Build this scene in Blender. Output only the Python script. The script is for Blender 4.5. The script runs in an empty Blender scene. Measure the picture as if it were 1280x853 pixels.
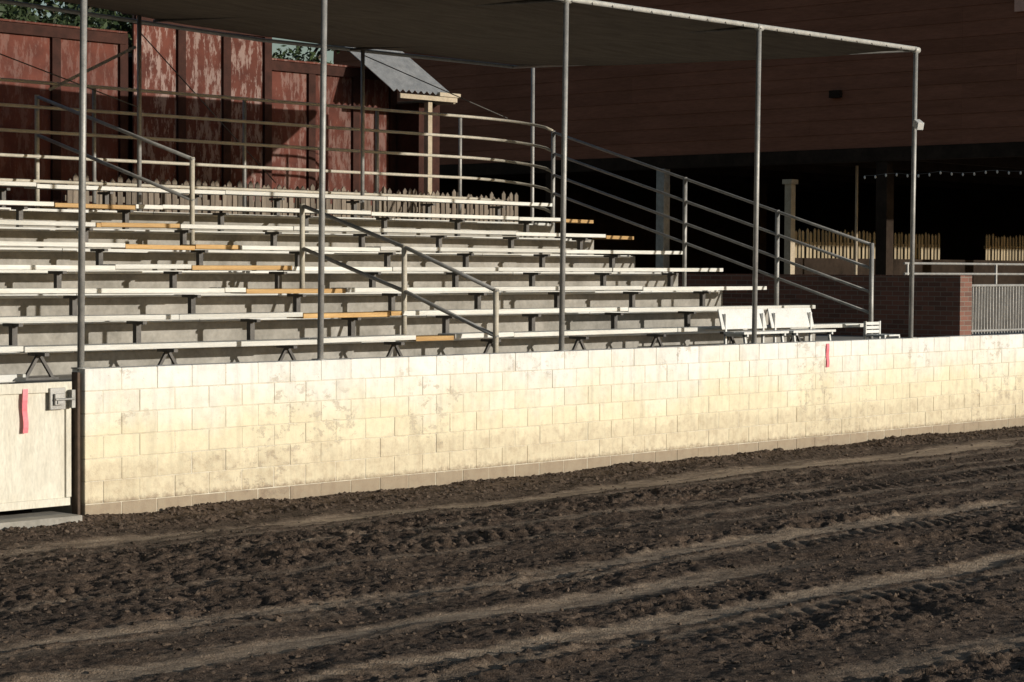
import bpy, math, random
import numpy as np
from mathutils import Vector, Matrix
random.seed(7); rng=np.random.default_rng(7)
sc=bpy.context.scene
sc.view_settings.view_transform='Standard'; sc.view_settings.look='None'
sc.view_settings.exposure=0; sc.view_settings.gamma=1

# ---------------------------------------------------------------- materials
def newmat(name):
    m=bpy.data.materials.new(name); m.use_nodes=True
    nt=m.node_tree; b=nt.nodes['Principled BSDF']
    return m,nt,b
def N(nt,t,**k):
    n=nt.nodes.new(t)
    for a,v in k.items(): setattr(n,a,v)
    return n
def L(nt,a,b): nt.links.new(a,b)
def coord(nt,scale=(1,1,1)):
    g=N(nt,'ShaderNodeNewGeometry'); m=N(nt,'ShaderNodeMapping'); m.inputs['Scale'].default_value=scale
    L(nt,g.outputs['Position'],m.inputs['Vector']); return m.outputs['Vector']
def noise(nt,vec,scale,detail=5,rough=.6):
    n=N(nt,'ShaderNodeTexNoise'); n.inputs['Scale'].default_value=scale
    n.inputs['Detail'].default_value=detail; n.inputs['Roughness'].default_value=rough
    L(nt,vec,n.inputs['Vector']); return n.outputs['Fac']
def ramp(nt,fac,stops):
    r=N(nt,'ShaderNodeValToRGB'); e=r.color_ramp.elements
    while len(e)<len(stops): e.new(.5)
    for i,(p,c) in enumerate(stops):
        e[i].position=p; e[i].color=(c,c,c,1) if isinstance(c,(int,float)) else (*c,1)
    L(nt,fac,r.inputs['Fac']); return r.outputs['Color']
def mix(nt,fac,a,b,mode='MIX'):
    m=N(nt,'ShaderNodeMix',data_type='RGBA',blend_type=mode)
    for s,v in ((0,fac),(6,a),(7,b)):
        if isinstance(v,(int,float)): m.inputs[s].default_value=v
        elif isinstance(v,tuple): m.inputs[s].default_value=(*v,1)
        else: L(nt,v,m.inputs[s])
    return m.outputs[2]
def bump(nt,b,h,strength=.3,dist=.01):
    n=N(nt,'ShaderNodeBump'); n.inputs['Strength'].default_value=strength; n.inputs['Distance'].default_value=dist
    L(nt,h,n.inputs['Height']); L(nt,n.outputs['Normal'],b.inputs['Normal'])
def mul(nt,a,b):
    m=N(nt,'ShaderNodeMath',operation='MULTIPLY')
    for i,v in enumerate((a,b)):
        if isinstance(v,(int,float)): m.inputs[i].default_value=v
        else: L(nt,v,m.inputs[i])
    return m.outputs[0]
def simple(name,c1,c2,scale=4,rough=.8,metal=0,stretch=(1,1,1),bs=.3,bd=.004,island=0,spec=.4):
    m,nt,b=newmat(name); v=coord(nt,stretch)
    n1=noise(nt,v,scale,5,.65); n2=noise(nt,v,scale*9,3,.6)
    c=ramp(nt,n1,[(.32,c1),(.68,c2)])
    c=mix(nt,.35,c,ramp(nt,n2,[(.3,.45),(.65,1.0)]),'MULTIPLY')
    if island:
        g=N(nt,'ShaderNodeNewGeometry')
        c=mix(nt,1.0,c,ramp(nt,g.outputs['Random Per Island'],[(0,1-island),(1,1.0)]),'MULTIPLY')
    L(nt,c,b.inputs['Base Color']); b.inputs['Roughness'].default_value=rough; b.inputs['Metallic'].default_value=metal
    b.inputs['Specular IOR Level'].default_value=spec
    bump(nt,b,n2,bs,bd); return m

# soil
m_soil,nt,b=newmat('soil_mat')
v=coord(nt); vs=coord(nt,(.35,1.4,1))
at=N(nt,'ShaderNodeAttribute',attribute_name='pack')
n1=noise(nt,v,1.3,4,.7); n2=noise(nt,v,20,6,.75); n3=noise(nt,vs,5,5,.7); n4=noise(nt,v,75,2,.6)
dark=ramp(nt,n2,[(.32,(.046,.030,.021)),(.52,(.115,.080,.057)),(.70,(.25,.18,.13))])
dark=mix(nt,.6,dark,ramp(nt,n1,[(.35,.5),(.7,1.35)]),'MULTIPLY')
tan=ramp(nt,n2,[(.3,(.26,.19,.13)),(.7,(.52,.405,.295))])
L(nt,mix(nt,mul(nt,at.outputs['Fac'],ramp(nt,n3,[(.30,.2),(.55,1.0)])),dark,tan),b.inputs['Base Color'])
b.inputs['Roughness'].default_value=.93; b.inputs['Specular IOR Level'].default_value=.2
ad=N(nt,'ShaderNodeMath',operation='ADD'); L(nt,n2,ad.inputs[0]); L(nt,mul(nt,n4,.6),ad.inputs[1])
bump(nt,b,ad.outputs[0],1.0,.022)

m_clod=simple('clod_mat',(.06,.042,.030),(.17,.12,.085),14,.95,bs=.6,bd=.01,island=.5)

# painted block
m_block,nt,b=newmat('painted_block_mat')
v=coord(nt); g=N(nt,'ShaderNodeNewGeometry'); sx=N(nt,'ShaderNodeSeparateXYZ'); L(nt,g.outputs['Position'],sx.inputs[0])
n1=noise(nt,v,.9,6,.7); n2=noise(nt,v,9,6,.7); n3=noise(nt,v,60,4,.6)
hz=N(nt,'ShaderNodeMath',operation='MULTIPLY_ADD'); L(nt,n1,hz.inputs[0]); hz.inputs[1].default_value=-1.3; L(nt,sx.outputs['Z'],hz.inputs[2])
c=ramp(nt,hz.outputs[0],[(-0.0,(.77,.69,.50)),(.22,(.79,.735,.60)),(.55,(.80,.785,.74))])
c=mix(nt,1,c,ramp(nt,g.outputs['Random Per Island'],[(0,(.91,.905,.89)),(1,(1,1,1))]),'MULTIPLY')
c=mix(nt,.55,c,ramp(nt,n2,[(.3,.72),(.54,1.0)]),'MULTIPLY')
c=mix(nt,.45,c,ramp(nt,noise(nt,coord(nt,(5,5,.6)),2.0,4,.6),[(.34,.72),(.5,1.0)]),'MULTIPLY')
# peeled paint patches, clustered
pm=mul(nt,ramp(nt,noise(nt,coord(nt,(1,1,1.5)),5.5,9,.78),[(.545,0),(.56,1)]),ramp(nt,noise(nt,v,.75,3,.6),[(.53,0),(.60,1)]))
c=mix(nt,mul(nt,pm,.65),c,(.47,.40,.31))
pm2=ramp(nt,noise(nt,v,24,4,.75),[(.655,0),(.675,.6)])
c=mix(nt,pm2,c,(.38,.30,.22))
# splash dirt, soft and irregular
dz=N(nt,'ShaderNodeMath',operation='MULTIPLY_ADD'); L(nt,noise(nt,v,3,7,.75),dz.inputs[0]); dz.inputs[1].default_value=-.8; L(nt,sx.outputs['Z'],dz.inputs[2])
c=mix(nt,mul(nt,ramp(nt,dz.outputs[0],[(0.0,.5),(.12,.0)]),ramp(nt,n2,[(.4,.2),(.6,1)])),c,(.30,.22,.145))
dz2=N(nt,'ShaderNodeMath',operation='MULTIPLY_ADD'); L(nt,noise(nt,v,16,6,.75),dz2.inputs[0]); dz2.inputs[1].default_value=-.20; L(nt,sx.outputs['Z'],dz2.inputs[2])
c=mix(nt,ramp(nt,dz2.outputs[0],[(0.0,.7),(.05,.0)]),c,(.19,.135,.095))
L(nt,c,b.inputs['Base Color']); b.inputs['Roughness'].default_value=.75; b.inputs['Specular IOR Level'].default_value=.3
bb=N(nt,'ShaderNodeMath',operation='SUBTRACT'); L(nt,n3,bb.inputs[0]); L(nt,pm,bb.inputs[1])
bump(nt,b,bb.outputs[0],.5,.006)
m_mortar=simple('mortar_mat',(.52,.46,.35),(.74,.69,.57),6,.9)

m_conc=simple('concrete_mat',(.24,.225,.195),(.42,.395,.35),2.2,.9,bs=.4)
m_seat=simple('seat_paint_mat',(.66,.64,.57),(.84,.83,.78),3,.55,stretch=(.5,6,6),island=.24)
m_orange=simple('orange_plank_mat',(.50,.28,.09),(.66,.42,.17),4,.6,stretch=(.6,6,6),island=.25)
m_steel=simple('dark_steel_mat',(.07,.065,.06),(.14,.13,.12),6,.6,.3)
m_galv=simple('galvanised_mat',(.27,.265,.25),(.42,.41,.39),8,.5,.3)
m_rail=simple('galvanised_light_mat',(.40,.39,.36),(.56,.55,.51),8,.5,.1)
m_tanpipe=simple('painted_pipe_mat',(.42,.38,.30),(.58,.53,.44),8,.6)
m_white=simple('white_paint_mat',(.66,.66,.63),(.79,.79,.77),6,.5)
m_cream=simple('cream_plywood_mat',(.60,.56,.46),(.74,.71,.61),2,.7,stretch=(3,3,.8))
m_pink=simple('pink_ribbon_mat',(.80,.16,.20),(.88,.22,.26),6,.5)
m_rust=simple('rusty_post_mat',(.06,.042,.03),(.12,.08,.055),9,.8)
m_cloth=simple('shade_cloth_mat',(.15,.125,.10),(.23,.195,.155),1.5,.9,stretch=(1,4,1),spec=.1)
m_siding=simple('brown_siding_mat',(.21,.09,.055),(.29,.125,.08),1.0,.9,stretch=(1,.5,4),island=.12,spec=.1)
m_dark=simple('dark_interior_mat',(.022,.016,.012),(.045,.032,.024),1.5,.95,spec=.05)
m_brick,nt,b=newmat('brick_mat')
tc=N(nt,'ShaderNodeTexCoord'); sp=N(nt,'ShaderNodeSeparateXYZ'); L(nt,tc.outputs['Object'],sp.inputs[0])
s=N(nt,'ShaderNodeMath',operation='ADD'); L(nt,sp.outputs['X'],s.inputs[0]); L(nt,sp.outputs['Y'],s.inputs[1])
cb=N(nt,'ShaderNodeCombineXYZ'); L(nt,s.outputs[0],cb.inputs['X']); L(nt,sp.outputs['Z'],cb.inputs['Y'])
bt=N(nt,'ShaderNodeTexBrick'); L(nt,cb.outputs[0],bt.inputs['Vector'])
for k,vv in (('Scale',1),('Brick Width',.22),('Row Height',.075),('Mortar Size',.006)): bt.inputs[k].default_value=vv
bt.inputs['Color1'].default_value=(.20,.09,.065,1); bt.inputs['Color2'].default_value=(.12,.06,.045,1); bt.inputs['Mortar'].default_value=(.2,.17,.14,1)
L(nt,bt.outputs['Color'],b.inputs['Base Color']); b.inputs['Roughness'].default_value=.9
bump(nt,b,bt.outputs['Fac'],.4,-.005)
# red peeling shed
m_red,nt,b=newmat('peeling_red_paint_mat')
v=coord(nt,(4,4,1.1)); v2=coord(nt); g=N(nt,'ShaderNodeNewGeometry')
n1=noise(nt,v,2.4,9,.75)
c=ramp(nt,noise(nt,v2,3,5,.6),[(.3,(.085,.028,.020)),(.7,(.155,.050,.034))])
sm_=N(nt,'ShaderNodeSeparateXYZ'); L(nt,v2,sm_.inputs[0])
md=ramp(nt,mul(nt,sm_.outputs['X'],.05),[(.43,.25),(.445,1),(.57,1),(.585,.45)])
c=mix(nt,mul(nt,ramp(nt,n1,[(.50,0),(.56,.75)]),md),c,(.36,.26,.225))
c=mix(nt,1,c,ramp(nt,g.outputs['Random Per Island'],[(0,.7),(1,1.0)]),'MULTIPLY')
L(nt,c,b.inputs['Base Color']); b.inputs['Roughness'].default_value=.85; b.inputs['Specular IOR Level'].default_value=.2; bump(nt,b,n1,.4,.004)
m_redtrim=simple('dark_red_trim_mat',(.035,.016,.012),(.065,.027,.02),5,.85,spec=.15)
m_fence=simple('weathered_picket_mat',(.19,.15,.115),(.33,.275,.215),3,.9,stretch=(6,6,.7),island=.5)
m_tanfence=simple('tan_picket_mat',(.34,.27,.165),(.47,.38,.25),3,.9,stretch=(6,6,.7),island=.35)
m_wood=simple('wood_trim_mat',(.36,.29,.20),(.50,.42,.31),4,.8)
m_corr=simple('corrugated_metal_mat',(.32,.325,.33),(.48,.48,.48),5,.55,.1)
m_bark=simple('bark_mat',(.06,.045,.03),(.13,.10,.07),8,.95,stretch=(1,1,.3),bs=.8,bd=.02)
m_leaf=simple('leaf_mat',(.03,.055,.018),(.06,.09,.03),3,.6,island=.6)
m_pinkwall=simple('salmon_stucco_mat',(.55,.32,.25),(.65,.40,.32),3,.9)

# ---------------------------------------------------------------- mesh helpers
class MB:
    def __init__(s): s.v=[]; s.f=[]
    def box(s,x0,x1,y0,y1,z0,z1):
        n=len(s.v)
        s.v+=[(x0,y0,z0),(x1,y0,z0),(x1,y1,z0),(x0,y1,z0),(x0,y0,z1),(x1,y0,z1),(x1,y1,z1),(x0,y1,z1)]
        s.f+=[tuple(n+i for i in q) for q in ((3,2,1,0),(4,5,6,7),(0,1,5,4),(1,2,6,5),(2,3,7,6),(3,0,4,7))]; return s
    def beam(s,p,q,w,h,up=(0,0,1)):
        p=Vector(p);q=Vector(q);d=(q-p).normalized();u=Vector(up); r=d.cross(u)
        if r.length<1e-4: r=d.cross(Vector((1,0,0)))
        r.normalize();u=r.cross(d).normalized(); n=len(s.v)
        for c in (p,q):
            for a,bb in ((-1,-1),(1,-1),(1,1),(-1,1)): s.v.append(tuple(c+r*a*w/2+u*bb*h/2))
        s.f+=[tuple(n+i for i in k) for k in ((0,1,2,3),(7,6,5,4),(0,4,5,1),(1,5,6,2),(2,6,7,3),(3,7,4,0))]; return s
    def tube(s,pts,r,seg=10):
        pts=[Vector(p) for p in pts]; n0=len(s.v); m=len(pts)
        for i,p in enumerate(pts):
            d=(pts[min(i+1,m-1)]-pts[max(i-1,0)]).normalized()
            a=Vector((0,0,1)) if abs(d.z)<.95 else Vector((1,0,0))
            u=d.cross(a).normalized(); w=u.cross(d).normalized()
            rr=r[i] if isinstance(r,(list,tuple)) else r
            for k in range(seg):
                t=2*math.pi*k/seg; s.v.append(tuple(p+u*math.cos(t)*rr+w*math.sin(t)*rr))
        for i in range(m-1):
            for k in range(seg):
                a=n0+i*seg+k; b2=n0+i*seg+(k+1)%seg; s.f.append((a,a+seg,b2+seg,b2))
        s.f.append(tuple(n0+k for k in range(seg))); s.f.append(tuple(n0+(m-1)*seg+k for k in reversed(range(seg)))); return s
    def obj(s,name,mat,parent=None,bevel=0,smooth=False):
        me=bpy.data.meshes.new(name); me.from_pydata(s.v,[],s.f); me.materials.append(mat)
        me.validate(); me.update()
        import bmesh
        bm=bmesh.new(); bm.from_mesh(me); bmesh.ops.recalc_face_normals(bm,faces=bm.faces); bm.to_mesh(me); bm.free()
        if smooth:
            for p in me.polygons: p.use_smooth=len(p.vertices)==4
        o=bpy.data.objects.new(name,me); sc.collection.objects.link(o)
        if parent: o.parent=parent
        if bevel:
            md=o.modifiers.new('bevel','BEVEL'); md.width=bevel; md.segments=2; md.limit_method='ANGLE'
        return o
def empty(name,loc=(0,0,0)):
    e=bpy.data.objects.new(name,None); sc.collection.objects.link(e); return e

# ---------------------------------------------------------------- ground (one sheet)
def vnoise(X,Y,fx,fy,seed):
    r=np.random.default_rng(seed).random((257,257))
    x=X*fx; y=Y*fy; xi=np.floor(x).astype(int); yi=np.floor(y).astype(int)
    u=x-xi; w=y-yi; u=u*u*(3-2*u); w=w*w*(3-2*w)
    a=r[xi%257,yi%257]; b_=r[(xi+1)%257,yi%257]; c_=r[xi%257,(yi+1)%257]; d_=r[(xi+1)%257,(yi+1)%257]
    return (a*(1-u)+b_*u)*(1-w)+(c_*(1-u)+d_*u)*w
strips=[ # yc, halfwidth, strength, x0,x1
 (-1.55,.26,1.0,-60,60),(-2.05,.10,.45,-60,60),(-2.75,.08,.4,-2,60),(-3.25,.10,.5,0,60),(-3.9,.08,.4,-60,12),
 (-5.25,.17,.9,-60,60),(-5.58,.08,.5,-60,60),(-6.3,.19,.95,-60,2.4),(-7.35,.17,.95,-60,60),(-7.72,.08,.45,-60,60),
 (-9.3,.18,.5,-60,60),(-4.5,.09,.4,2,60)]
def packf(X,Y):
    wob=.12*(vnoise(X,Y,.35,.2,1)-.5)+.06*(vnoise(X,Y,1.7,1,2)-.5)+.06*(vnoise(X,Y,7,7,21)-.5)
    p=np.zeros_like(X)
    for k,(yc,hw,st,x0,x1) in enumerate(strips):
        d=np.abs(Y-yc-wob-.02*k)/hw
        m_=np.clip(1.3-d,0,1); m_=np.clip(m_*1.5,0,1); m_=m_*m_*(3-2*m_)
        ex=np.clip((X-x0)/2,0,1)*np.clip((x1-X)/2,0,1)
        brk=np.clip((vnoise(X,Y,.5,3,30+k)+.35*vnoise(X,Y,3,9,50+k)-.26)*2.6,0,1)
        p=np.maximum(p,m_*st*ex*brk)
    return p
def height(X,Y):
    pk=packf(X,Y)
    h=.05*(vnoise(X,Y,.25,.8,3)-.5)+.035*(vnoise(X,Y,1.2,2.4,4)-.5)
    loose=.036*(vnoise(X,Y,4,6,5)-.5)+.034*(vnoise(X,Y,9,11,6)-.5)+.038*np.abs(vnoise(X,Y,16,17,7)-.5)+.032*(vnoise(X,Y,30,30,8)-.5)-.008
    patch=np.clip(vnoise(X,Y,.4,1.6,9)*1.5-.1,.4,1.25)
    nearw=np.clip((-.15-Y)/.5,.45,1)
    h=h*np.clip(-Y/.8,0,1)+loose*patch*nearw*(1-.9*pk)-.018*pk
    for i,(yc,s_) in enumerate(((-5.0,1),(-5.5,-1),(-7.1,1),(-7.6,-1),(-6.7,-1),(-2.9,1),(-3.5,-1),(-8.5,1),(-4.3,1),(-6.05,1))):
        wob=.12*(vnoise(X,Y,.35,.2,1)-.5)
        d=(Y-yc-wob)/.15
        band=np.clip(1.25-np.abs(d),0,1)*np.clip(vnoise(X,Y,.6,.7,70+i)*2.6-.85,0,1)
        ph=(X/.18+s_*d*.6+1.1*vnoise(X,Y,1.6,2,60+i))%1.0
        h=h-.034*band*(np.clip(np.abs(ph-.5)*4-.8,0,1))*(.5+vnoise(X,Y,3,3,90))+.012*band
    h=h+np.where(X>-.2,1,.3)*(.035*np.exp(-((Y+.05)/.14)**2)*(vnoise(X,Y,1.6,1,13)*1.6-.4))
    h=h+.045*np.exp(-((Y+.75)/.14)**2)*vnoise(X,Y,2.5,2,14)
    h=h-.03*np.clip(1+Y/1.2,0,1)
    fade=np.where((Y>.3),0,1)
    far=np.clip(1-(np.abs(X-7)-30)/30,0,1)*np.clip(1-(np.abs(Y+6)-18)/12,0,1)
    return h*fade*far,pk*fade*far
xs=np.unique(np.concatenate([np.linspace(-900,-60,12),np.linspace(-60,-5.2,110),np.arange(-5.2,12,.025),np.arange(12,22,.04),np.arange(22,34,.1),np.linspace(34,70,60),np.linspace(70,900,12)]).round(4))
ys=np.unique(np.concatenate([np.linspace(-900,-40,10),np.linspace(-40,-10.5,60),np.arange(-10.5,.22,.025),np.linspace(.3,60,8),np.linspace(60,900,8)]).round(4))
X,Y=np.meshgrid(xs,ys,indexing='ij'); H,PK=height(X,Y)
nx,ny=X.shape
co=np.stack([X,Y,H],-1).reshape(-1,3).astype(np.float32)
I,J=np.meshgrid(np.arange(nx-1),np.arange(ny-1),indexing='ij'); a=(I*ny+J).ravel()
fc=np.stack([a,a+ny,a+ny+1,a+1],1).astype(np.int32)
me=bpy.data.meshes.new('ground'); me.vertices.add(len(co)); me.vertices.foreach_set('co',co.ravel())
me.loops.add(fc.size); me.loops.foreach_set('vertex_index',fc.ravel()); me.polygons.add(len(fc))
me.polygons.foreach_set('loop_start',np.arange(0,fc.size,4,dtype=np.int32)); me.polygons.foreach_set('loop_total',np.full(len(fc),4,np.int32))
me.polygons.foreach_set('use_smooth',np.ones(len(fc),bool))
me.update(calc_edges=True)
atn=me.attributes.new('pack','FLOAT','POINT'); atn.data.foreach_set('value',PK.ravel().astype(np.float32))
me.materials.append(m_soil); o=bpy.data.objects.new('ground',me); sc.collection.objects.link(o)

import bmesh
bm=bmesh.new(); bmesh.ops.create_icosphere(bm,subdivisions=1,radius=1); iv=np.array([v_.co[:] for v_ in bm.verts])
ifc=np.array([[v_.index for v_ in f.verts] for f in bm.faces]); bm.free()
n=28000
cx=rng.uniform(-5,22,n); cy=-rng.uniform(0,1,n)**.9*10.5
kk=rng.random(n)
cy=np.where(kk<.12,-.05-np.abs(rng.normal(0,.14,n)),cy); cy=np.where((kk>.12)&(kk<.20),-.78+rng.normal(0,.13,n),cy)
cy=np.where((kk>.22)&(kk<.27),-2.45+rng.normal(0,.15,n),cy)
sz=.006+.014*rng.random(n)**3+np.where(rng.random(n)<.015,.022*rng.random(n),0); sz=np.where(kk<.20,sz*1.25,sz)
hh,pk=height(cx,cy); keep=(pk<.35)|(rng.random(n)<.12); cx,cy,sz,hh=cx[keep],cy[keep],sz[keep],hh[keep]; n=len(cx)
sc3=np.stack([sz*rng.uniform(.8,1.5,n),sz*rng.uniform(.8,1.4,n),sz*rng.uniform(.6,1.0,n)],1)
V=iv[None]*sc3[:,None,:]*rng.uniform(.7,1.25,(n,len(iv),1))+np.stack([cx,cy,hh+sz*.2],1)[:,None,:]
F=(ifc[None]+(np.arange(n)*len(iv))[:,None,None]).reshape(-1,3)
me=bpy.data.meshes.new('soil_clods'); me.from_pydata(V.reshape(-1,3).tolist(),[],F.tolist()); me.materials.append(m_clod)
o=bpy.data.objects.new('soil_clods',me); sc.collection.objects.link(o)

# ---------------------------------------------------------------- block wall
def blockwall(name,x0,x1):
    e=empty(name); mb=MB(); H_=1.3; cz=.2; z=H_-cz; row=0; T=.19
    while z>-.2:
        x=x0-(.2 if row%2 else 0)
        while x<x1:
            a=max(x,x0); b_=min(x+.4,x1)
            if b_-a>.05:
                j=random.uniform(-.003,.003); q=random.uniform(.001,.0038)
                mb.box(a+q,b_-q,j,T-j,z+random.uniform(.001,.003),z+cz-random.uniform(.0005,.0035))
            x+=.4
        z-=cz; row+=1
    mb.obj('blocks',m_block,e,bevel=.008)
    MB().box(x0+.008,x1-.008,.0055,T-.0055,-.15,H_-.006).obj('mortar',m_mortar,e)
    return e
blockwall('concrete_block_wall',0,44)
blockwall('concrete_block_wall',-24,-2.6)

# gate
g=empty('wooden_gate')
MB().box(-2.42,-.10,.10,.125,.10,1.16).obj('panel',m_cream,g,bevel=.003)
mb=MB(); mb.box(-2.45,-.085,.07,.098,1.10,1.19); mb.box(-2.42,-.10,.075,.098,.10,.17); mb.box(-.14,-.085,.08,.098,.172,1.098); mb.obj('frame',m_cream,g,bevel=.004)
mb=MB(); mb.box(-.33,-.17,.045,.068,.95,1.14); mb.box(-.30,-.20,.015,.044,.99,1.09); mb.tube([(-.30,.012,1.04),(-.10,.012,1.04)],.011); mb.box(-.13,-.09,.01,.06,.96,1.12); mb.box(-.28,-.22,.005,.0145,1.0,1.03)
mb.obj('latch',m_galv,g,bevel=.004)
mb=MB(); mb.box(-.055,-.025,.03,.12,-.1,1.27); mb.box(-2.56,-2.47,.02,.12,-.1,1.27); mb.obj('gate_post',m_rust,g,bevel=.005)
mb=MB(); mb.box(-2.45,-.14,-.16,.30,-.1,.035); mb.obj('concrete_threshold',m_conc,None,bevel=.01)
def ribbon(x,y,z0,z1,w):
    mb=MB(); k=8
    for i in range(k+1):
        z=z0+(z1-z0)*i/k; yy=y-.006-.004*math.sin(i*1.3); dx=.006*math.sin(i*.9)
        mb.v+=[(x-w/2+dx,yy,z),(x+w/2+dx,yy-.003,z)]
    for i in range(k): mb.f.append((2*i,2*i+1,2*i+3,2*i+2))
    o=mb.obj('pink_ribbon',m_pink); o.modifiers.new('s','SOLIDIFY').thickness=.002
ribbon(-.58,.066,.76,1.14,.05); ribbon(11.45,-.006,.97,1.27,.055)

# ---------------------------------------------------------------- bleachers
BX0,BX1=-9.0,13.9; Z0=1.47; DZ=.25; TR0=1.15
def seatY(i): return 1.0+.82*i
bl=empty('bleachers')
mb=MB()
pts=[(.80,.0),(.80,TR0)]
for i in range(1,8):
    yr=seatY(i)-.07; pts+=[(yr,TR0+.25*(i-1)),(yr,TR0+.25*i)]
pts+=[(8.7,TR0+.25*7),(8.7,0)]
n=len(pts)
for x in (BX0,BX1-.15): mb.v+=[(x,y,z) for y,z in pts]
mb.f+=[tuple(range(n)),tuple(reversed(range(n,2*n)))]
for i in range(n): j=(i+1)%n; mb.f.append((i,j,n+j,n+i))
mb.obj('concrete_terrace',m_conc,bl,bevel=.012)
orange={0:(5.1,5.7),1:(4.2,5.7),2:(4.1,5.6),3:(4.0,5.5),4:(3.7,5.4),5:(3.9,5.15),6:(3.9,5.1)}
sm=MB(); om=MB(); lm=MB(); fb=MB()
for i in range(8):
    y=seatY(i); z=Z0+DZ*i
    cuts=[BX0]; x=BX0+random.uniform(1,3)
    while x<BX1-1.2: cuts.append(x); x+=random.choice((3.0,3.6,4.2))
    cuts.append(BX1+random.uniform(-.12,.12))
    oz=[orange[i]] if i in orange else []
    if i in (5,6): oz.append((13.15,cuts[-1]))
    allc=sorted(cuts+[c for q in oz for c in q])
    for a,b_ in zip(allc[:-1],allc[1:]):
        if b_-a<.05: continue
        mid=(a+b_)/2; isO=any(q[0]<mid<q[1] for q in oz); t=om if isO else sm
        dz=random.uniform(-.010,.010)-(.012 if isO else 0); dy=random.uniform(-.008,.008); sag=random.uniform(-.007,.007)
        for ya,yb in ((0,.135),(.145,.28)):
            k=len(t.v); t.box(a+.004,b_-.004,y+ya+dy,y+yb+dy,z-.052+dz,z+dz)
            for q in (1,2,5,6): vv=t.v[k+q]; t.v[k+q]=(vv[0],vv[1],vv[2]+sag)
    tr=TR0+.25*i; x=BX0+.4+(i%2)*.37
    if i>0:
        xx=BX0+.1
        while xx<BX1-.5:
            x2=min(xx+random.uniform(2.8,4.4),BX1-.3); fb.box(xx+.005,x2-.005,y-.10,y-.074,tr-.035+random.uniform(-.004,.004),tr+.006); xx=x2
    while x<BX1-.1:
        lm.box(x-.025,x+.025,y+.01,y+.28,z-.10,z-.070)
        if i==0:
            lm.beam((x,y+.14,z-.08),(x-.16,y+.14,tr),.03,.03); lm.beam((x,y+.14,z-.08),(x+.16,y+.14,tr),.03,.03); lm.box(x-.2,x+.2,y+.11,y+.17,tr,tr+.02)
        else:
            lm.box(x-.03,x+.03,y+.11,y+.17,tr,z-.085); lm.box(x-.07,x+.07,y+.06,y+.22,tr,tr+.012)
        x+=1.5+random.uniform(-.06,.06)
sm.obj('seat_planks',m_seat,bl,bevel=.006); om.obj('orange_seat_planks',m_orange,bl,bevel=.006); lm.obj('seat_legs',m_steel,bl)
fb.obj('tread_nosing',m_seat,bl)
MB().box(0,60,.192,.798,-.2,1.15).obj('walkway',m_conc,None)
MB().box(-9,-.1,.74,.79,1.16,1.23).obj('kick_board',m_seat,bl,bevel=.006)
mb=MB(); mb.box(13.8,75,.80,60,-.2,1.146); mb.box(-30,13.79,8.72,60,-.2,1.146); mb.obj('terrace_ground',m_conc)

h=empty('handrail')
posts=[(5.25,8.2,4.44,2.9),(5.4,5.19,3.54,2.38),(5.65,3.46,2.95,1.88),(5.8,1.9,2.46,1.38),(5.88,.55,1.98,1.15)]
mb=MB()
for (x,y,zt,zb_) in posts: mb.tube([(x,y,zb_),(x,y,zt)],.032)
mb.obj('posts',m_tanpipe,h,smooth=True)
mb=MB()
for d in (0,.50):
    mb.tube([(p[0],p[1]-.03,p[2]-d-.03) for p in posts[:2]],.023)
    mb.tube([(p[0],p[1]-.03,p[2]-d-.03) for p in posts[2:]],.023)
mb.obj('rails',m_galv,h,smooth=True)
h=empty('handrail')
pr=[(13.98,6.9,4.36,2.6),(13.98,4.28,3.57,1.9),(13.98,2.6,3.06,1.5),(13.98,1.0,2.58,1.15)]
mb=MB()
for x,y,zt,zb_ in pr: mb.tube([(x,y,zb_-.3),(x,y,zt)],.032)
mb.obj('posts',m_galv,h,smooth=True)
mb=MB()
for d in (.0,.33,.66,.95): mb.tube([(p[0]+.0,p[1]-.02,p[2]-d-.03) for p in pr],.021)
mb.obj('rails',m_galv,h,smooth=True)
h=empty('guard_rail'); mb=MB(); YB=7.95
for z in (4.58,4.26,3.94,3.62,3.30):
    path=[(BX0,YB,z),(-2,YB,z),(4,YB,z),(9,YB,z)]
    for k in range(0,11):
        a=math.pi/2*k/10; path.append((13.1+.88*math.sin(a),YB-.88+.88*math.cos(a),z-.16*(k/10)**2))
    path.append((13.98,6.92,z-.22)); mb.tube(path,.023)
mb.obj('rails',m_tanpipe,h,smooth=True)
mb=MB()
for x in (-7,-4.4,-1.8,.8,3.4,6.0,8.6,11.2,13.0): mb.tube([(x,YB+.03,2.9),(x,YB+.03,4.6)],.028)
mb.obj('posts',m_galv,h,smooth=True)

# ---------------------------------------------------------------- shade canopy
c=empty('shade_canopy'); lean=.045
fx=[-7.6,-3.8,0.03,2.88,6.46,10.03,13.57]
mb=MB()
for x in fx: mb.tube([(x,.10,1.28),(x+lean,.10,5.16)],.031,12); mb.box(x-.06,x+.06,.04,.16,1.296,1.308)
bx=[-5.5,-1.6,2.3,6.3,10.35,14.05]
def zb(x): return 5.40 if x>8.5 else min(5.58,5.40+(8.5-x)*.05)
for x in bx: mb.tube([(x,7.4,2.9 if x<13.9 else 1.15),(x,7.4,zb(x))],.03,12)
mb.obj('poles',m_galv,c,smooth=True)
mb=MB(); mb.tube([(-12,.1,5.15),(4,.1,5.16),(13.62,.1,5.17)],.03,12)
for x in fx: mb.tube([(x+lean-.05,.1,5.155),(x+lean+.06,.1,5.155)],.042,10)
mb.tube([(-12,7.55,5.56),(3,7.55,5.56),(8.5,7.55,5.38),(13.75,7.55,5.38)],.028)
mb.tube([(13.62,.1,5.16),(13.75,7.55,5.38)],.028)
mb.obj('top_rail',m_rail,c,smooth=True)
mb=MB()
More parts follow.
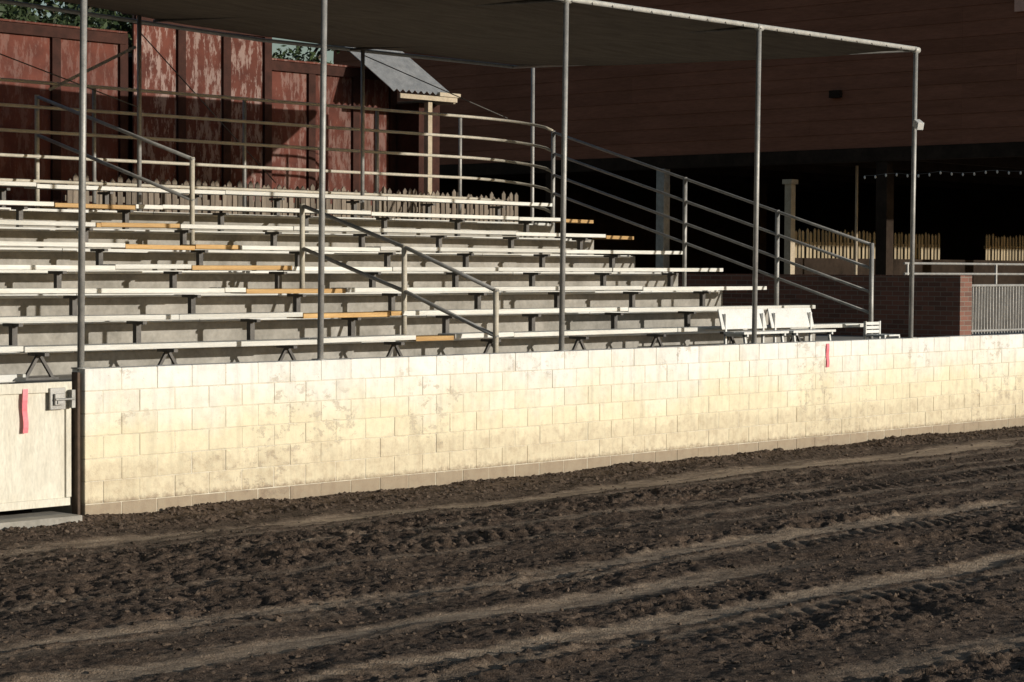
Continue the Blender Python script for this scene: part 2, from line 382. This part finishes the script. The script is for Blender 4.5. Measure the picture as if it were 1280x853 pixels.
for x in fx[1:-1]: mb.tube([(x+lean,.1,5.15),(x+.2,7.55,zb(x)-.02)],.018,8)
mb.obj('cables',m_steel,c)
mb=MB(); nu,nv=110,24
for i in range(nu+1):
    x=-12+25.68*i/nu
    for j in range(nv+1):
        t=j/nv; y=.13+7.4*t; z=5.16*(1-t)+zb(x)*t+.025
        z+=-.10*math.sin(math.pi*t)*(.6+.4*abs(math.sin(math.pi*(x/3.6))))+.012*math.sin(x*2.1+t*9)
        mb.v.append((x+(.12*t if i==nu else 0),y,z))
for i in range(nu):
    for j in range(nv):
        a=i*(nv+1)+j; mb.f.append((a,a+1,a+nv+2,a+nv+1))
o=mb.obj('cloth',m_cloth,c)
for p in o.data.polygons: p.use_smooth=True
o.modifiers.new('s','SOLIDIFY').thickness=.006
mb=MB(); x=-12
while x<13.5:
    mb.tube([(x,.055,5.13),(x+.03,.10,5.20),(x+.06,.16,5.175)],.006,5); x+=.35
mb.obj('lacing',m_steel,c)
mb=MB(); mb.beam((13.58,.06,4.18),(13.50,-.06,4.12),.09,.10); mb.tube([(13.6,.1,4.15),(13.55,.0,4.15)],.02); mb.obj('clamp_lamp',m_white,c,bevel=.01)

# ---------------------------------------------------------------- red shed
s=empty('red_shed'); mb=MB(); tb=MB(); cp=MB()
YS=11.0
def sect(x0,x1,z,y,w):
    x=x0
    while x<x1-.05:
        b_=min(x+w,x1); mb.box(x+.005,b_-.005,y,y+.04,1.15,z-random.uniform(0,.02)); x+=w
        tb.box(b_-.08,b_+.07,y-.05,y-.002,1.15,z+.02)
    tb.box(x0,x1,y-.07,y-.052,z-.14,z+.015)
    cp.box(x0,x1,y-.09,y+.3,z+.022,z+.05)
sect(-6.0,8.78,5.70,YS,1.23); sect(8.85,11.5,6.02,YS-.15,.9); sect(11.58,14.45,5.52,YS,1.0)
mb.box(14.41,14.45,YS+.05,YS+4,1.15,5.5); mb.box(-6,14.3,YS+4,YS+4.05,1.15,5.5); mb.box(-6,-5.95,YS+.05,YS+4,1.15,5.5)
mb.obj('wall_panels',m_red,s,bevel=.004); tb.obj('battens',m_redtrim,s); cp.obj('cap_board',m_red,s)
MB().box(-6,14.4,YS+.32,YS+4,5.42,5.48).obj('roof',m_corr,s)
s=empty('corrugated_roof_shelter'); mb=MB(); st=.035
xx=np.arange(13.4,14.9,st)
for i,x in enumerate(xx):
    o_=.026*math.cos(2*math.pi*i/4)
    mb.v+=[(x,9.95,5.13+o_),(x,11.4,6.10+o_)]
for i in range(len(xx)-1): mb.f.append((2*i,2*i+2,2*i+3,2*i+1))
o=mb.obj('roof_sheet',m_corr,s); o.modifiers.new('s','SOLIDIFY').thickness=.004
mb=MB(); mb.box(13.6,14.95,9.93,9.97,5.0,5.08); mb.box(14.9,14.95,9.98,11.4,4.98,5.08); mb.box(14.32,14.42,10.0,10.1,1.15,4.98); mb.box(14.5,15.0,9.9,10.1,5.082,5.15)
mb.obj('wood_frame',m_wood,s,bevel=.005)
MB().box(14.5,15.0,10.4,11.2,1.15,5.0).obj('side_wall',m_redtrim,s)
def pickets(name,x0,x1,y,z0,z1,mat,w=.085,gap=.02,jit=1):
    e=empty(name); mb=MB(); x=x0
    while x<x1:
        zt=z1+random.uniform(-.04,.03)*jit; n=len(mb.v); t=.02; d=random.uniform(-.006,.006); ln=random.uniform(-.02,.02)*jit
        pr=[(x+d,z0),(x+w+d,z0),(x+w+ln,zt-.05),(x+w/2+ln,zt),(x+ln,zt-.05)]
        for yy in (y,y+t): mb.v+=[(a,yy,b_) for a,b_ in pr]
        mb.f+=[(n,n+1,n+2,n+3,n+4),(n+9,n+8,n+7,n+6,n+5)]
        for q in range(5): r=(q+1)%5; mb.f.append((n+q,n+5+q,n+5+r,n+r))
        x+=w+gap+random.uniform(0,.008)*jit
    mb.obj('pickets',mat,e); mb=MB(); mb.box(x0,x1,y+.022,y+.06,z1-.35,z1-.27); mb.box(x0,x1,y+.022,y+.06,z0+.3,z0+.38); mb.obj('rails',mat,e)
pickets('picket_fence',6.5,15.8,9.3,1.15,3.46,m_fence,jit=1.6)

# ---------------------------------------------------------------- brown building
bd=empty('brown_building'); BXF=26.0; mb=MB(); z=4.70; 
while z<8.25:
    y=2.0
    while y<25:
        y2=min(y+random.choice((3.6,4.8,4.8)),25.0); n=len(mb.v)
        mb.box(BXF-.02,BXF+.05,y+.001,y2-.001,z,z+.298)
        for q in (4,7): vv=mb.v[n+q]; mb.v[n+q]=(vv[0]+.012,vv[1],vv[2])
        y=y2
    z+=.30
mb.obj('siding',m_siding,bd)
mb=MB(); mb.box(BXF+.051,44,2.05,25,4.75,8.28); mb.obj('upper_storey',m_siding,bd)
mb=MB(); mb.box(BXF-.12,44.2,1.9,25.2,8.30,8.42); mb.obj('roof_coping',m_redtrim,bd)
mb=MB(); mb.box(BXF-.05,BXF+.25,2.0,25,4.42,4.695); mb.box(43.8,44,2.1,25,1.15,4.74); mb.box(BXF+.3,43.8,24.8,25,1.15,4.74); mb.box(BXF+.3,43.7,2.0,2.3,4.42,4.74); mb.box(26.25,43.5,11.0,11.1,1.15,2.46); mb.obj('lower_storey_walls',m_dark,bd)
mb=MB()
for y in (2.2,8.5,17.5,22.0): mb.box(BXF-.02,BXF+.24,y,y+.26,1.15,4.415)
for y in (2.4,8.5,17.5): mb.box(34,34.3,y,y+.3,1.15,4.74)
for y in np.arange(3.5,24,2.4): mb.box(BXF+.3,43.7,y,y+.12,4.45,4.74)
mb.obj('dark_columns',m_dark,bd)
mb=MB(); mb.box(BXF-.1,BXF+.12,14.2,14.42,1.15,4.415); mb.obj('grey_column',m_galv,bd,bevel=.01)
mb=MB(); mb.box(BXF-.1,BXF+.06,10.8,10.96,1.15,4.0); mb.box(BXF-.14,BXF+.1,10.76,11.0,4.002,4.1); mb.tube([(27,9.9,1.15),(27,9.9,4.4)],.03); mb.obj('porch_posts',m_wood,bd)
mb=MB(); mb.box(BXF-.09,BXF-.022,2.6,5.62,7.2,8.2); mb.obj('salmon_panel',m_pinkwall,bd)
mb=MB(); mb.box(BXF-.14,BXF-.025,9.6,9.85,5.75,5.9); mb.obj('wall_vent',m_dark,bd)
pickets('picket_fence',26.4,32.5,11.25,1.15,3.08,m_tanfence,.08,.06)
pickets('picket_fence',34.6,38.2,11.25,1.15,3.08,m_tanfence,.08,.06)
e=empty('string_lights'); mb=MB(); pth=[(25.4,2.4+.25*i,4.15-.05*abs(math.sin(i*.7))) for i in range(26)]; mb.tube(pth,.006,6); mb.obj('cable',m_steel,e)
mb=MB()
for p in pth: mb.tube([(p[0],p[1],p[2]-.0),(p[0],p[1],p[2]-.025),(p[0],p[1],p[2]-.045),(p[0],p[1],p[2]-.065)],[.010,.020,.020,.006],8)
mb.obj('bulbs',m_white,e)

MB().box(18,18.35,2.0,10.0,1.15,2.13).obj('brick_wall',m_brick)
e=empty('metal_fence'); mb=MB()
for x in np.arange(18.45,24,.09): mb.tube([(x,2.2,1.2),(x,2.2,1.95)],.011,6)
mb.tube([(18.4,2.2,1.97),(24,2.2,1.97)],.022); mb.tube([(18.4,2.2,1.25),(24,2.2,1.25)],.02)
for x in (18.42,21.2,24): mb.tube([(x,2.2,1.1),(x,2.2,2.05)],.03)
mb.obj('bars',m_galv,e)
MB().box(18.45,23.95,2.23,2.24,1.22,1.94).obj('backing_sheet',m_steel,e)
e=empty('pipe_rail'); mb=MB()
for z in (2.15,2.32): mb.tube([(18.6,3.4,z),(27,3.4,z)],.020)
for x in (18.7,21.5,24,26.5): mb.tube([(x,3.4,1.15),(x,3.4,2.33)],.022)
mb.obj('rails',m_galv,e)

def bench(x,y,w):
    e=empty('white_bench'); z=1.15; mb=MB()
    mb.beam((x,y+.30,z+.43),(x+w,y+.30,z+.43),.02,.26,up=(0,.25,1))
    mb.obj('backrest',m_white,e,bevel=.005)
    mb=MB(); mb.box(x,x+w,y-.08,y+.06,z+.25,z+.28); mb.box(x,x+w,y+.075,y+.215,z+.25,z+.28); mb.obj('seat',m_white,e,bevel=.004)
    mb=MB()
    for xx in (x+.08,x+w-.08):
        mb.beam((xx,y-.06,z),(xx,y-.02,z+.25),.03,.03); mb.beam((xx,y+.27,z),(xx,y+.27,z+.5),.03,.03); mb.beam((xx,y-.08,z+.235),(xx,y+.28,z+.235),.03,.03)
    mb.obj('legs',m_white,e)
bench(10.15,.42,.95); bench(11.2,.42,.95)
e=empty('white_chair'); x,y,z=13.4,.40,1.15; mb=MB()
mb.box(x,x+.38,y,y+.34,z+.16,z+.185); mb.obj('seat',m_white,e,bevel=.006); mb=MB()
for a in (x,x+.35): mb.box(a,a+.03,y+.31,y+.34,z,z+.36); mb.box(a,a+.03,y,y+.03,z,z+.16)
mb.obj('legs',m_white,e); mb=MB()
for q in range(3): mb.box(x+.03,x+.35,y+.315,y+.335,z+.20+q*.055,z+.24+q*.055)
mb.obj('backrest',m_white,e)

e=empty('guy_cable'); mb=MB()
mb.tube([(6.3,7.4,5.3),(10.6,9.6,3.5)],.008,6); mb.tube([(10.35,7.4,5.3),(14.0,7.9,4.6)],.008,6); mb.tube([(2.3,7.4,5.3),(6.3,7.4,4.3)],.008,6)
mb.obj('wire',m_steel,e); mb=MB(); mb.beam((5.3,8.0,4.5),(6.28,7.45,5.1),.04,.04); mb.obj('brace',m_galv,e)

# ---------------------------------------------------------------- trees
def tree(x,y,hh,R,nl,seed):
    r=np.random.default_rng(seed); e=empty('tree'); mb=MB(); zb_=1.1
    mb.tube([(x,y,zb_),(x+.1,y,zb_+hh*.3),(x-.05,y+.1,zb_+hh*.55)],[.28,.2,.14],10)
    cl=[]
    for i in range(16):
        a=r.uniform(0,6.28); rr=R*math.sqrt(r.uniform(.05,1)); z=zb_+hh*r.uniform(.42,1.0); c_=(x+rr*math.cos(a),y+rr*math.sin(a),z); cl.append((c_,r.uniform(.5,1.1)))
        mb.tube([(x,y,zb_+hh*r.uniform(.3,.5)),((x+c_[0])/2,(y+c_[1])/2,zb_+hh*.5+(z-zb_-hh*.5)*.4),c_],[.09,.05,.02],6)
    mb.obj('trunk',m_bark,e,smooth=True)
    ci=r.integers(0,16,nl); C=np.array([c_[0] for c_ in cl])[ci]; S=np.array([c_[1] for c_ in cl])[ci]
    d=r.normal(0,1,(nl,3)); d/=np.linalg.norm(d,axis=1)[:,None]; P=C+d*(S*r.random(nl)**.4)[:,None]*[1.1,1.1,.8]
    u=r.normal(0,1,(nl,3)); u/=np.linalg.norm(u,axis=1)[:,None]; w=np.cross(u,r.normal(0,1,(nl,3))); w/=np.linalg.norm(w,axis=1)[:,None]
    s_=r.uniform(.05,.10,nl)[:,None]
    V=np.stack([P-u*s_,P+w*s_*.5,P+u*s_,P-w*s_*.5],1).reshape(-1,3)
    me=bpy.data.meshes.new('foliage'); me.from_pydata(V.tolist(),[],np.arange(nl*4).reshape(-1,4).tolist()); me.materials.append(m_leaf)
    o=bpy.data.objects.new('foliage',me); sc.collection.objects.link(o); o.parent=e
tree(11.5,18,7.0,3.0,14000,1); tree(18.3,19.5,7.5,3.0,14000,2); tree(5.5,19,7.2,3.0,9000,3); tree(24,31,9,4,9000,4)
tree(14.8,22,7.8,3.2,12000,5)

# ---------------------------------------------------------------- light
E=math.radians(10); AZ=math.radians(17)
sd=Vector((math.sin(AZ)*math.cos(E),-math.cos(AZ)*math.cos(E),math.sin(E)))
sl=bpy.data.lights.new('sun','SUN'); sl.energy=4.1; sl.angle=math.radians(.5); sl.color=(1,.95,.86)
so=bpy.data.objects.new('sun',sl); so.rotation_euler=(-sd).to_track_quat('-Z','Y').to_euler(); so.location=(20,-30,20); sc.collection.objects.link(so)
w=bpy.data.worlds.new('World'); sc.world=w; w.use_nodes=True; nt=w.node_tree
sk=nt.nodes.new('ShaderNodeTexSky'); sk.sky_type='NISHITA'; sk.sun_disc=False; sk.sun_elevation=E; sk.sun_rotation=math.pi-AZ
nt.links.new(sk.outputs[0],nt.nodes['Background'].inputs[0]); nt.nodes['Background'].inputs[1].default_value=.08

# ---------------------------------------------------------------- camera
cam=bpy.data.cameras.new('camera'); cam.lens=76; cam.sensor_width=36; cam.clip_end=3000; cam.clip_start=.1
co_=bpy.data.objects.new('camera',cam); sc.collection.objects.link(co_); sc.camera=co_
th=math.radians(47.4); p=math.radians(1.918); rl=math.radians(.3)
F=Vector((math.sin(th)*math.cos(p),math.cos(th)*math.cos(p),-math.sin(p))); R=Vector((math.cos(th),-math.sin(th),0)); U=R.cross(F)
R2=R*math.cos(rl)+U*math.sin(rl); U2=R2.cross(F)
M=Matrix((( R2.x,U2.x,-F.x,-11.43),(R2.y,U2.y,-F.y,-15.61),(R2.z,U2.z,-F.z,2.2),(0,0,0,1)))
co_.matrix_world=M
